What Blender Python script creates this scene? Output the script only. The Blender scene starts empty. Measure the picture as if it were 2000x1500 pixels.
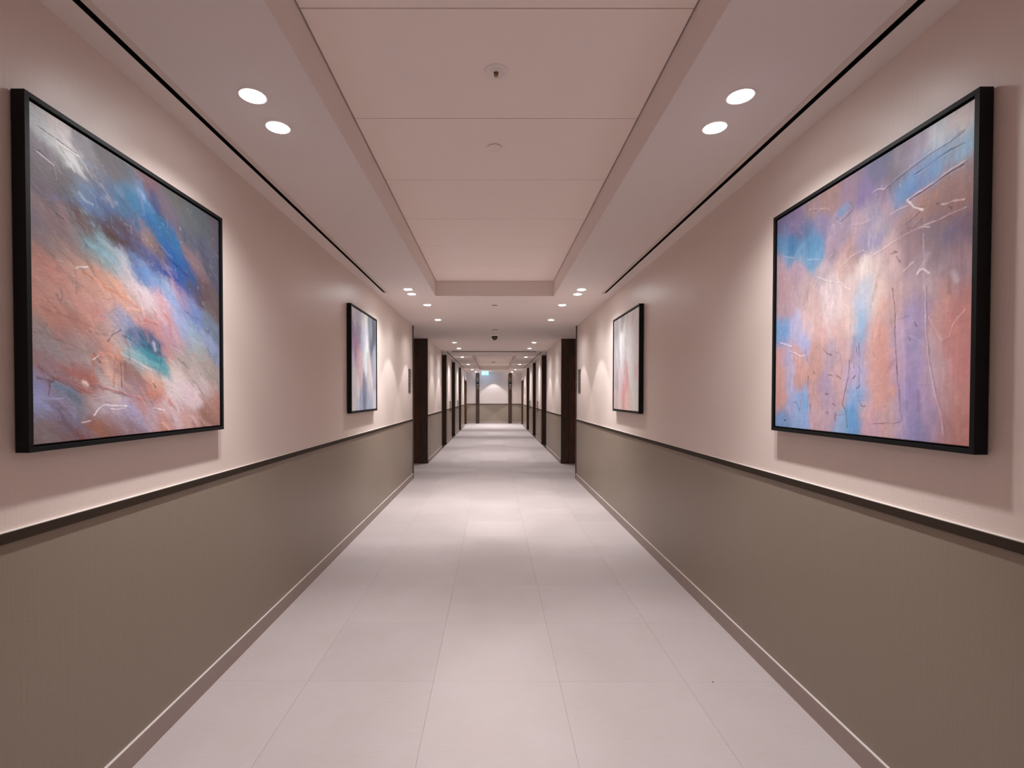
import bpy, bmesh, math, random
import numpy as np
from mathutils import Vector, Matrix

scene = bpy.context.scene
COL = scene.collection
PI = math.pi

# ------------------------------------------------------------------ camera
EYE = 1.36
cam_data = bpy.data.cameras.new('camera')
cam_data.sensor_width = 36.0
cam_data.lens = 954.0 / 2000.0 * 36.0
cam_data.shift_x = (1000 - 963.4) / 2000.0
cam_data.shift_y = (789.0 - 750) / 2000.0
cam_data.clip_start = 0.02
cam_data.clip_end = 100
camera = bpy.data.objects.new('camera', cam_data)
COL.objects.link(camera)
camera.location = (0, 0, EYE)
camera.rotation_euler = (Matrix.Rotation(0.0009, 4, 'Z') @ Matrix.Rotation(PI / 2 - 0.0159, 4, 'X')
                         @ Matrix.Rotation(0.0013, 4, 'Z')).to_euler()
scene.camera = camera

# ------------------------------------------------------------------ world, exposure
world = bpy.data.worlds.new('world')
world.use_nodes = True
world.node_tree.nodes['Background'].inputs[0].default_value = (0.02, 0.02, 0.022, 1)
world.node_tree.nodes['Background'].inputs[1].default_value = 1.0
scene.world = world
scene.view_settings.view_transform = 'Standard'
scene.view_settings.look = 'None'
scene.view_settings.gamma = 1.0
scene.view_settings.use_curve_mapping = False
scene.view_settings.exposure = 0.51
scene.cycles.max_bounces = 14
scene.cycles.diffuse_bounces = 10
scene.cycles.glossy_bounces = 4
scene.cycles.sample_clamp_indirect = 4.0
scene.cycles.caustics_reflective = False
scene.cycles.caustics_refractive = False

BEAM_W = 17.5      # narrow beam of every ceiling downlight
SPILL_W = 44.0     # wide spill of the same lamps
LAMP_COL = (0.975, 0.98, 1.01)

# ------------------------------------------------------------------ dimensions
WL, WR = -1.333, 1.3625           # wall faces
H = 2.517                         # soffit height
HR = 2.690                        # recessed ceiling height
YB, YE = -4.0, 24.35              # both ends of the corridor
LOB0, LOB1 = 8.04, 9.84           # side lobbies
NICHE = {-1: [(12.5, 13.75), (15.45, 16.75), (18.7, 19.8)],
         1: [(12.6, 13.87), (15.8, 16.94), (18.77, 20.05)]}
SIDEDOOR = {-1: (22.05, 23.75), 1: (22.45, 23.72)}
RAIL0, RAIL1 = 0.957, 0.989

# ------------------------------------------------------------------ materials
def new_mat(name):
    m = bpy.data.materials.new(name)
    m.use_nodes = True
    nt = m.node_tree
    return m, nt, nt.nodes['Principled BSDF']

def plain(name, col, rough=0.6, metal=0.0, spec=0.5, vary=0.06, scale=8.0, bump=0.0, stretch=(1, 1, 1), emit=None, es=0):
    m, nt, b = new_mat(name)
    N, L = nt.nodes, nt.links
    tc = N.new('ShaderNodeTexCoord'); mp = N.new('ShaderNodeMapping')
    mp.inputs['Scale'].default_value = stretch
    nz = N.new('ShaderNodeTexNoise'); nz.inputs['Scale'].default_value = scale; nz.inputs['Detail'].default_value = 5
    L.new(tc.outputs['Object'], mp.inputs[0]); L.new(mp.outputs[0], nz.inputs['Vector'])
    mx = N.new('ShaderNodeMix'); mx.data_type = 'RGBA'
    c0 = [c * (1 - vary) for c in col]; c1 = [min(1, c * (1 + vary)) for c in col]
    mx.inputs[6].default_value = (*c0, 1); mx.inputs[7].default_value = (*c1, 1)
    L.new(nz.outputs['Fac'], mx.inputs[0]); L.new(mx.outputs[2], b.inputs['Base Color'])
    b.inputs['Roughness'].default_value = rough
    b.inputs['Metallic'].default_value = metal
    b.inputs['Specular IOR Level'].default_value = spec
    if bump:
        bp = N.new('ShaderNodeBump'); bp.inputs['Strength'].default_value = bump; bp.inputs['Distance'].default_value = 0.002
        L.new(nz.outputs['Fac'], bp.inputs['Height']); L.new(bp.outputs[0], b.inputs['Normal'])
    if emit:
        b.inputs['Emission Color'].default_value = (*emit, 1); b.inputs['Emission Strength'].default_value = es
    return m

def woven(name, col, rough, vary, hscale, vscale, bump, spec=0.3, ior=1.5):
    """wall covering with a woven relief: short horizontal ribs plus faint vertical threads"""
    m, nt, b = new_mat(name)
    N, L = nt.nodes, nt.links
    tc = N.new('ShaderNodeTexCoord')
    def noise(sc, s, det=3):
        mp = N.new('ShaderNodeMapping'); mp.inputs['Scale'].default_value = sc
        nz = N.new('ShaderNodeTexNoise'); nz.inputs['Scale'].default_value = s; nz.inputs['Detail'].default_value = det
        L.new(tc.outputs['Object'], mp.inputs[0]); L.new(mp.outputs[0], nz.inputs['Vector'])
        return nz.outputs['Fac']
    rib = noise((14, 14, 1.0 * hscale), 6.0, 2)
    thr = noise((vscale, vscale, 1.5), 3.0, 3)
    big = noise((1, 1, 1), 1.2, 2)
    a = N.new('ShaderNodeMath'); a.operation = 'ADD'; L.new(rib, a.inputs[0]); L.new(thr, a.inputs[1])
    a2 = N.new('ShaderNodeMath'); a2.operation = 'MULTIPLY_ADD'; a2.inputs[1].default_value = 0.4; L.new(a.outputs[0], a2.inputs[0])
    a3 = N.new('ShaderNodeMath'); a3.operation = 'MULTIPLY'; a3.inputs[1].default_value = 0.2; L.new(big, a3.inputs[0]); L.new(a3.outputs[0], a2.inputs[2])
    mx = N.new('ShaderNodeMix'); mx.data_type = 'RGBA'
    mx.inputs[6].default_value = (*[c * (1 - vary) for c in col], 1)
    mx.inputs[7].default_value = (*[c * (1 + vary) for c in col], 1)
    L.new(a2.outputs[0], mx.inputs[0]); L.new(mx.outputs[2], b.inputs['Base Color'])
    bp = N.new('ShaderNodeBump'); bp.inputs['Strength'].default_value = bump; bp.inputs['Distance'].default_value = 0.0015
    L.new(a.outputs[0], bp.inputs['Height']); L.new(bp.outputs[0], b.inputs['Normal'])
    b.inputs['Roughness'].default_value = rough
    b.inputs['Specular IOR Level'].default_value = spec
    b.inputs['IOR'].default_value = ior
    return m

def wood(name, dark, light, rough=0.35):
    m, nt, b = new_mat(name)
    N, L = nt.nodes, nt.links
    tc = N.new('ShaderNodeTexCoord'); mp = N.new('ShaderNodeMapping'); mp.inputs['Scale'].default_value = (9, 9, 0.7)
    nz = N.new('ShaderNodeTexNoise'); nz.inputs['Scale'].default_value = 5; nz.inputs['Detail'].default_value = 8
    L.new(tc.outputs['Object'], mp.inputs[0]); L.new(mp.outputs[0], nz.inputs['Vector'])
    cr = N.new('ShaderNodeValToRGB')
    cr.color_ramp.elements[0].position = 0.3; cr.color_ramp.elements[0].color = (*dark, 1)
    cr.color_ramp.elements[1].position = 0.72; cr.color_ramp.elements[1].color = (*light, 1)
    L.new(nz.outputs['Fac'], cr.inputs[0]); L.new(cr.outputs[0], b.inputs['Base Color'])
    bp = N.new('ShaderNodeBump'); bp.inputs['Strength'].default_value = 0.15; bp.inputs['Distance'].default_value = 0.001
    L.new(nz.outputs['Fac'], bp.inputs['Height']); L.new(bp.outputs[0], b.inputs['Normal'])
    b.inputs['Roughness'].default_value = rough
    return m

def tile_mat():
    m, nt, b = new_mat('porcelain_tile')
    N, L = nt.nodes, nt.links
    tc = N.new('ShaderNodeTexCoord'); oi = N.new('ShaderNodeObjectInfo'); ge = N.new('ShaderNodeNewGeometry')
    mp = N.new('ShaderNodeMapping'); mp.inputs['Scale'].default_value = (1.6, 9, 1)
    n1 = N.new('ShaderNodeTexNoise'); n1.inputs['Scale'].default_value = 9; n1.inputs['Detail'].default_value = 8; n1.inputs['Roughness'].default_value = 0.7
    L.new(ge.outputs['Position'], mp.inputs[0]); L.new(mp.outputs[0], n1.inputs['Vector'])
    n2 = N.new('ShaderNodeTexNoise'); n2.inputs['Scale'].default_value = 3.0; n2.inputs['Detail'].default_value = 4
    L.new(ge.outputs['Position'], n2.inputs['Vector'])
    ad = N.new('ShaderNodeMath'); ad.operation = 'MULTIPLY_ADD'; ad.inputs[1].default_value = 0.5
    L.new(n2.outputs['Fac'], ad.inputs[0])
    hf = N.new('ShaderNodeMath'); hf.operation = 'MULTIPLY'; hf.inputs[1].default_value = 0.5; L.new(n1.outputs['Fac'], hf.inputs[0])
    L.new(hf.outputs[0], ad.inputs[2])
    mx = N.new('ShaderNodeMix'); mx.data_type = 'RGBA'
    mx.inputs[6].default_value = (0.38, 0.312, 0.293, 1); mx.inputs[7].default_value = (0.485, 0.43, 0.42, 1)
    L.new(ad.outputs[0], mx.inputs[0])
    hs = N.new('ShaderNodeHueSaturation')
    rv = N.new('ShaderNodeMath'); rv.operation = 'MULTIPLY_ADD'; rv.inputs[1].default_value = 0.05; rv.inputs[2].default_value = 0.975
    L.new(oi.outputs['Random'], rv.inputs[0]); L.new(rv.outputs[0], hs.inputs['Value'])
    L.new(mx.outputs[2], hs.inputs['Color']); L.new(hs.outputs[0], b.inputs['Base Color'])
    bp = N.new('ShaderNodeBump'); bp.inputs['Strength'].default_value = 0.12; bp.inputs['Distance'].default_value = 0.001
    L.new(n1.outputs['Fac'], bp.inputs['Height']); L.new(bp.outputs[0], b.inputs['Normal'])
    b.inputs['Roughness'].default_value = 0.62
    b.inputs['Specular IOR Level'].default_value = 0.35
    return m

def emitter(name, col, strength):
    m, nt, b = new_mat(name)
    b.inputs['Base Color'].default_value = (0.8, 0.8, 0.8, 1)
    b.inputs['Emission Color'].default_value = (*col, 1)
    b.inputs['Emission Strength'].default_value = strength
    b.inputs['Roughness'].default_value = 0.5
    return m

def paint_mat(name, sx, sy):
    """oil paint on canvas: colour attribute carries the picture, noise adds bristle streaks and weave"""
    m, nt, b = new_mat(name)
    N, L = nt.nodes, nt.links
    at = N.new('ShaderNodeAttribute'); at.attribute_name = 'paint'
    tc = N.new('ShaderNodeTexCoord'); mp = N.new('ShaderNodeMapping')
    mp.inputs['Rotation'].default_value = (math.radians(sx), 0, 0); mp.inputs['Scale'].default_value = (1, 1.2, sy)
    nz = N.new('ShaderNodeTexNoise'); nz.inputs['Scale'].default_value = 26; nz.inputs['Detail'].default_value = 9; nz.inputs['Roughness'].default_value = 0.72
    L.new(tc.outputs['Object'], mp.inputs[0]); L.new(mp.outputs[0], nz.inputs['Vector'])
    mr = N.new('ShaderNodeMapRange'); mr.inputs['From Min'].default_value = 0.3; mr.inputs['From Max'].default_value = 0.7
    mr.inputs['To Min'].default_value = 0.9; mr.inputs['To Max'].default_value = 1.1
    L.new(nz.outputs['Fac'], mr.inputs['Value'])
    hs = N.new('ShaderNodeHueSaturation'); L.new(at.outputs['Color'], hs.inputs['Color']); L.new(mr.outputs[0], hs.inputs['Value'])
    L.new(hs.outputs[0], b.inputs['Base Color'])
    w1 = N.new('ShaderNodeTexWave'); w1.bands_direction = 'Z'; w1.inputs['Scale'].default_value = 95; w1.inputs['Distortion'].default_value = 0.6
    L.new(tc.outputs['Object'], w1.inputs['Vector'])
    ad = N.new('ShaderNodeMath'); ad.operation = 'MULTIPLY_ADD'; ad.inputs[1].default_value = 0.25
    L.new(w1.outputs['Fac'], ad.inputs[0]); L.new(nz.outputs['Fac'], ad.inputs[2])
    bp = N.new('ShaderNodeBump'); bp.inputs['Strength'].default_value = 0.35; bp.inputs['Distance'].default_value = 0.0015
    L.new(ad.outputs[0], bp.inputs['Height']); L.new(bp.outputs[0], b.inputs['Normal'])
    b.inputs['Roughness'].default_value = 0.42
    b.inputs['Specular IOR Level'].default_value = 0.5
    return m

M = dict(
    wallpaper=woven('beige_woven_wallcovering', (0.69, 0.575, 0.515), 0.36, 0.05, 60, 40, 0.2, 0.5, 1.8),
    dado=woven('olive_brown_wallcovering', (0.24, 0.187, 0.14), 0.42, 0.05, 60, 40, 0.22, 0.55),
    ceiling=plain('ceiling_paint', (0.77, 0.70, 0.67), 0.8, spec=0.2, vary=0.015, scale=3),
    recess=plain('recess_panel_paint', (0.92, 0.82, 0.765), 0.7, spec=0.25, vary=0.015, scale=3),
    void=plain('dark_void', (0.012, 0.011, 0.01), 0.9, spec=0.1),
    gap=plain('joint_shadow_paint', (0.16, 0.12, 0.105), 0.9, spec=0.1),
    slot=plain('black_slot_metal', (0.004, 0.004, 0.004), 0.6, spec=0.2),
    flange=plain('cream_metal_flange', (0.64, 0.55, 0.50), 0.5, vary=0.01),
    skirt=plain('shaded_skirting_tile', (0.30, 0.225, 0.20), 0.5, vary=0.05, scale=20),  # floor tile made darker: shade of the vertical face put into the colour
    skirt_top=plain('lit_skirting_top', (0.62, 0.56, 0.52), 0.4, vary=0.02),  # pale colour stands for light falling on the skirting's top surface
    bronze=plain('dark_bronze', (0.045, 0.032, 0.024), 0.38, metal=0.3, vary=0.1),
    rail=plain('dark_bronze_rail', (0.034, 0.022, 0.014), 0.6, spec=0.15, vary=0.08),
    edge=plain('rail_top_highlight', (0.6, 0.54, 0.5), 0.35, vary=0.02),  # painted highlight: light on the top of the dark rail
    wood=wood('dark_walnut', (0.022, 0.012, 0.007), (0.065, 0.030, 0.015), 0.4),
    leafwood=wood('walnut_door_leaf', (0.034, 0.015, 0.008), (0.11, 0.043, 0.019), 0.38),
    black=plain('black_frame_lacquer', (0.0025, 0.0025, 0.003), 0.5, spec=0.22, vary=0.2, scale=30),
    blackmatte=plain('matte_black', (0.008, 0.008, 0.008), 0.6),
    white=plain('white_enamel', (0.88, 0.80, 0.76), 0.4, vary=0.01),
    brass=plain('brass_bulb', (0.30, 0.20, 0.09), 0.35, metal=0.7),
    detector=plain('cream_plastic', (0.90, 0.79, 0.71), 0.5, vary=0.01),
    smoke=plain('smoked_dome', (0.01, 0.01, 0.01), 0.08, spec=0.8),
    lensglass=plain('lens_glass', (0.25, 0.2, 0.18), 0.1, metal=0.6),
    plate=plain('sign_plate_bronze', (0.075, 0.055, 0.05), 0.4, metal=0.3),
    plate_light=plain('sign_plate_mark', (0.2, 0.17, 0.16), 0.4, metal=0.2),
    grout=plain('tile_grout', (0.42, 0.35, 0.32), 0.9),
    backing=plain('canvas_backing', (0.05, 0.04, 0.035), 0.8),
    speck=plain('dark_floor_speck', (0.02, 0.018, 0.016), 0.7),
    lamp=emitter('downlight_lens', (0.97, 0.98, 1.0), 24.0),
    sconce_lamp=emitter('sconce_lens', (1.0, 0.93, 0.86), 3.0),
    exit_green=emitter('exit_sign_face', (0.0, 0.62, 0.60), 2.0),
    exit_white=emitter('exit_sign_pictogram', (0.35, 1.0, 0.95), 4.0),
    tile=tile_mat(),
)

# ------------------------------------------------------------------ helpers
def link(o, parent=None):
    COL.objects.link(o)
    if parent is not None:
        o.parent = parent
    return o

def tag(o, label=None, category=None, group=None, kind=None):
    if label: o['label'] = label
    if category: o['category'] = category
    if group: o['group'] = group
    if kind: o['kind'] = kind
    return o

def mesh_obj(name, bm, mats, parent=None, smooth=False):
    me = bpy.data.meshes.new(name)
    bmesh.ops.recalc_face_normals(bm, faces=bm.faces)
    bm.to_mesh(me); bm.free()
    for m in (mats if isinstance(mats, (list, tuple)) else [mats]):
        me.materials.append(m)
    if smooth:
        me.shade_smooth() if hasattr(me, 'shade_smooth') else me.polygons.foreach_set('use_smooth', [True] * len(me.polygons))
    return link(bpy.data.objects.new(name, me), parent)

def add_box(bm, x0, x1, y0, y1, z0, z1, bevel=0.0, mi=0):
    x0, x1 = min(x0, x1), max(x0, x1)
    r = bmesh.ops.create_cube(bm, size=1.0)
    vs = r['verts']
    for v in vs:
        v.co = Vector(((x0 + x1) / 2 + v.co.x * (x1 - x0), (y0 + y1) / 2 + v.co.y * (y1 - y0), (z0 + z1) / 2 + v.co.z * (z1 - z0)))
    fs = {f for v in vs for f in v.link_faces}
    for f in fs: f.material_index = mi
    if bevel:
        es = list({e for v in vs for e in v.link_edges})
        bmesh.ops.bevel(bm, geom=es, offset=bevel, segments=2, affect='EDGES', profile=0.7)

def box(name, b, mat, parent=None, bevel=0.0):
    bm = bmesh.new(); add_box(bm, *b, bevel=bevel)
    return mesh_obj(name, bm, mat, parent)

def boxes(name, bs, mat, parent=None, bevel=0.0):
    bm = bmesh.new()
    for b in bs: add_box(bm, *b, bevel=bevel)
    return mesh_obj(name, bm, mat, parent)

def lathe(bm, prof, c=(0, 0, 0), seg=32, axis='Z'):
    """revolve (radius, height) pairs about a vertical axis"""
    rings = []
    for r, h in prof:
        if r < 1e-6:
            p = (c[0], c[1], c[2] + h) if axis == 'Z' else (c[0], c[1] + h, c[2])
            rings.append([bm.verts.new(p)])
        else:
            ring = []
            for k in range(seg):
                a = 2 * PI * k / seg
                if axis == 'Z': p = (c[0] + r * math.cos(a), c[1] + r * math.sin(a), c[2] + h)
                else: p = (c[0] + r * math.cos(a), c[1] + h, c[2] + r * math.sin(a))
                ring.append(bm.verts.new(p))
            rings.append(ring)
    for A, B in zip(rings, rings[1:]):
        for k in range(seg):
            k2 = (k + 1) % seg
            if len(A) == 1 and len(B) == 1: continue
            if len(A) == 1: bm.faces.new((A[0], B[k], B[k2]))
            elif len(B) == 1: bm.faces.new((A[k], B[0], A[k2]))
            else: bm.faces.new((A[k], B[k], B[k2], A[k2]))

def lathed(name, prof, mat, parent=None, c=(0, 0, 0), seg=32, smooth=True, axis='Z'):
    bm = bmesh.new(); lathe(bm, prof, c, seg, axis)
    return mesh_obj(name, bm, mat, parent, smooth)

def root(name, loc=(0, 0, 0), rz=0.0):
    o = bpy.data.objects.new(name, None); o.empty_display_size = 0.1
    o.location = loc; o.rotation_euler = (0, 0, rz)
    return link(o)

def structure(o):
    o['kind'] = 'structure'; return o

def copy_tree(o, parent=None):
    c = o.copy(); COL.objects.link(c); c.parent = parent
    for ch in list(o.children): copy_tree(ch, c)
    return c

# ------------------------------------------------------------------ floor
floor = structure(boxes('floor', [(WL - 0.25, WR + 0.25, YB - 0.2, YE + 0.2, -0.12, -0.008),
                                  (-3.9, WL - 0.25, LOB0 - 0.2, LOB1 + 0.3, -0.12, -0.008),
                                  (WR + 0.25, 3.9, LOB0 - 0.2, LOB1 + 0.3, -0.12, -0.008)], M['grout']))
_tiles = {}
def tile(x0, x1, y0, y1):
    key = (round(x1 - x0, 4), round(y1 - y0, 4))
    g = 0.0003
    if key not in _tiles:
        bm = bmesh.new()
        add_box(bm, g, x1 - x0 - g, g, y1 - y0 - g, -0.008, 0.0)
        top = [e for e in bm.edges if all(v.co.z > -0.001 for v in e.verts)]
        bmesh.ops.bevel(bm, geom=top, offset=0.0004, segments=1, affect='EDGES')
        o = mesh_obj('tile', bm, M['tile'], floor)
        _tiles[key] = o.data
    else:
        o = link(bpy.data.objects.new('tile', _tiles[key]), floor)
    o.location = (x0, y0, 0)
TX, TY = -0.285, 2.307
xs = [WL + 0.0005, TX - 0.6, TX, TX + 0.6, TX + 1.2, WR - 0.0005]
k0 = math.ceil((YB - TY) / 0.6)
ys = [YB] + [TY + 0.6 * k for k in range(k0, int((YE - TY) / 0.6) + 1)] + [YE]
for y0, y1 in zip(ys, ys[1:]):
    if y1 - y0 < 0.02: continue
    for x0, x1 in zip(xs, xs[1:]): tile(x0, x1, y0, y1)
lys = [LOB0 + 0.002] + [y for y in ys if LOB0 + 0.05 < y < LOB1 - 0.05] + [LOB1 - 0.001]
for y0, y1 in zip(lys, lys[1:]):
    for s, w in ((-1, -WL), (1, WR)):
        e = [w, w + 0.5, w + 1.1, w + 1.7]
        for a, b in zip(e, e[1:]):
            tile(*((-b, -a) if s < 0 else (a, b)), y0, y1)

# ------------------------------------------------------------------ ceiling
REC_A = (-0.674, 0.692, 5.665 - 0.665 * 12, 5.665)
REC_B = (-0.64, 0.655, 14.0, 21.4)
SLOTS = [(-1.236, -1.210, -3.6, 5.49), (1.234, 1.260, -3.6, 5.52), (-1.236, -1.210, 12.72, 19.8), (1.234, 1.260, 12.72, 19.8)]

def slab(bounds, holes, z0, z1):
    X0, X1, Y0, Y1 = bounds
    xs = sorted({X0, X1} | {h[i] for h in holes for i in (0, 1)})
    ys = sorted({Y0, Y1} | {h[i] for h in holes for i in (2, 3)})
    out = []
    for y0, y1 in zip(ys, ys[1:]):
        run = None
        for x0, x1 in zip(xs, xs[1:]):
            cx, cy = (x0 + x1) / 2, (y0 + y1) / 2
            if any(h[0] < cx < h[1] and h[2] < cy < h[3] for h in holes):
                if run: out.append((*run, y0, y1, z0, z1)); run = None
            else:
                run = (run[0], x1) if run else (x0, x1)
        if run: out.append((*run, y0, y1, z0, z1))
    return out
holes = [REC_A, REC_B] + SLOTS
cb = slab((WL - 0.2, WR + 0.2, YB - 0.2, YE + 0.2), holes, H, HR + 0.03)
cb += [(-3.9, WL - 0.2, LOB0 - 0.2, LOB1 + 0.3, H, HR + 0.03), (WR + 0.2, 3.9, LOB0 - 0.2, LOB1 + 0.3, H, HR + 0.03)]
ceiling = structure(boxes('ceiling', cb, M['ceiling']))
boxes('ceiling_backing', [(WL - 0.2, WR + 0.2, YB - 0.2, YE + 0.2, HR + 0.03, HR + 0.08)], M['gap'], ceiling)
for rec, n in ((REC_A, 12), (REC_B, 11)):
    p = 0.6646 if n == 12 else (rec[3] - rec[2]) / n
    edges = [rec[3] - (0.645 + (k - 1) * p if n == 12 and k else k * p) for k in range(n + 1)]
    edges[-1] = rec[2]
    for y1, y0 in zip(edges, edges[1:]):
        w = rec[1] - rec[0] - 0.014
        o = box('ceiling_panel', (0, w, 0.0025, y1 - y0 - 0.0025, 0, 0.02), M['recess'], ceiling, bevel=0.0008)
        o.location = (rec[0] + 0.007, y0, HR)
box('dropped_panel', (-1.07, 1.093, 12.60, 13.85, H - 0.022, H), M['ceiling'], ceiling, bevel=0.001)
box('dark_step_edge', (-1.07, 1.093, 12.596, 12.60, H - 0.020, H), M['gap'], ceiling)  # strip in shadow paint added to darken the dropped panel's front edge

# linear slot diffusers
def slot(s, label):
    x0, x1, y0, y1 = s
    t = tag(root('linear_slot_diffuser', ((x0 + x1) / 2, (y0 + y1) / 2, H)), label, 'air diffuser')
    L2 = (y1 - y0) / 2; w = (x1 - x0) / 2
    bm = bmesh.new()
    add_box(bm, -w, -w + 0.001, -L2, L2, 0.001, 0.06); add_box(bm, w - 0.001, w, -L2, L2, 0.001, 0.06)
    add_box(bm, -w, w, -L2, L2, 0.06, 0.062)
    mesh_obj('channel', bm, M['slot'], t)
    box('blade', (-0.0015, 0.0015, -L2 + 0.002, L2 - 0.002, 0.012, 0.045), M['slot'], t)
    si = 1 if x0 < 0 else -1
    a, b = (w, w + 0.028) if si > 0 else (-w - 0.028, -w)
    box('flange', (a, b, -L2, L2, -0.0018, 0.0), M['flange'], t, bevel=0.0004)
    return t
slot(SLOTS[0], 'long black linear air slot in the ceiling along the near left wall')
slot(SLOTS[1], 'long black linear air slot in the ceiling along the near right wall')
slot(SLOTS[2], 'short-looking black linear air slot far down the corridor ceiling on the left')
slot(SLOTS[3], 'short-looking black linear air slot far down the corridor ceiling on the right')

# ------------------------------------------------------------------ side walls
TRIM = [0]
def trim_name():
    TRIM[0] += 1
    return 'trim_%d' % TRIM[0]

def wall_seg(s, y0, y1, z0=0.0, dado=True, end0=False, end1=False, thick=0.2):
    """one stretch of a long side wall (s=-1 left, 1 right) with its dado, rail and skirting"""
    side = 'left' if s < 0 else 'right'
    w = WL if s < 0 else WR
    def B(a, b, ya, yb, za, zb):   # a,b: distances into the corridor from the wall face
        xa, xb = w - s * a, w - s * b
        return (min(xa, xb), max(xa, xb), ya, yb, za, zb)
    o = structure(box('wall_' + side, B(-thick, 0, y0, y1, z0, H), M['wallpaper']))
    if dado:
        box('dado_panel', B(0.0, 0.003, y0, y1, 0.0, RAIL0 + 0.005), M['dado'], o)
        r = structure(box(trim_name(), B(0.0, 0.011, y0, y1, RAIL0, RAIL1 - 0.002), M['rail'], bevel=0.001))
        box('rail_highlight', B(0.0, 0.0108, y0, y1, RAIL1 - 0.002, RAIL1 + 0.0005), M['edge'], r)
        b = structure(box('baseboard_' + side, B(0.003, 0.0125, y0, y1, 0.0, 0.085), M['skirt']))
        box('lit_top_edge', B(0.003, 0.0125, y0, y1, 0.085, 0.0885), M['skirt_top'], b)
    for flag, ya, yb in ((end0, y0 - 0.004, y0 + 0.02), (end1, y1 - 0.02, y1 + 0.004)):
        if flag:
            structure(box(trim_name(), B(-0.02, 0.016, ya, yb, 0.0, H), M['bronze'], bevel=0.001))
    return o

DOOR = [0]
def door_root(loc=(0, 0, 0)):
    DOOR[0] += 1
    return structure(root('door_%d' % DOOR[0], loc))

def niche_door(s, y0, y1):
    """recessed walnut guest-room doorway in a side wall"""
    w = WL if s < 0 else WR
    def B(a, b, ya, yb, za, zb):
        xa, xb = w - s * a, w - s * b
        return (min(xa, xb), max(xa, xb), ya, yb, za, zb)
    d = door_root()
    t = 0.03
    for ya, yb in ((y0, y0 + t), (y1 - t, y1)):
        box('jamb', B(-0.20, 0.008, ya, yb, 0, H), M['wood'], d, bevel=0.001)
    box('head_panel', B(-0.20, -0.14, y0 + t, y1 - t, 2.14, H), M['wood'], d)
    box('leaf', B(-0.20, -0.155, y0 + t + 0.003, y1 - t - 0.003, 0.006, 2.135), M['leafwood'], d, bevel=0.001)
    leaf = d.children[-1]
    ym = y1 - t - 0.09
    boxes('handle', [B(-0.155, -0.105, ym - 0.01, ym + 0.01, 1.03, 1.05), B(-0.12, -0.105, ym - 0.12, ym + 0.01, 1.03, 1.05)], M['bronze'], leaf, bevel=0.002)
    box('threshold', B(-0.20, 0.0, y0 + t, y1 - t, -0.009, 0.002), M['bronze'], d)
    return d

def service_door(s, yc):
    """flush double leaf clad like the wall, with a pair of dark pull bars"""
    w = WL if s < 0 else WR
    def B(a, b, ya, yb, za, zb):
        xa, xb = w - s * a, w - s * b
        return (min(xa, xb), max(xa, xb), ya, yb, za, zb)
    d = door_root()
    box('backing', B(0.0002, 0.0035, yc - 0.02, yc + 0.02, 0.09, 2.50), M['void'], d)
    for q in (-1, 1):
        a, b = sorted((yc + q * 0.005, yc + q * 0.60))
        lf = box('leaf', B(0.0036, 0.010, a, b, RAIL1 + 0.001, 2.497), M['wallpaper'], d)
        box('dado_panel', B(0.0036, 0.010, a, b, 0.090, RAIL0 - 0.001), M['dado'], lf)
        ya, yb = sorted((yc + q * 0.025, yc + q * 0.045))
        boxes('handle', [B(0.030, 0.045, ya, yb, 0.89, 1.21), B(0.010, 0.032, ya, yb, 0.92, 0.935), B(0.010, 0.032, ya, yb, 1.165, 1.18)], M['bronze'], lf, bevel=0.002)
    return d

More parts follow.
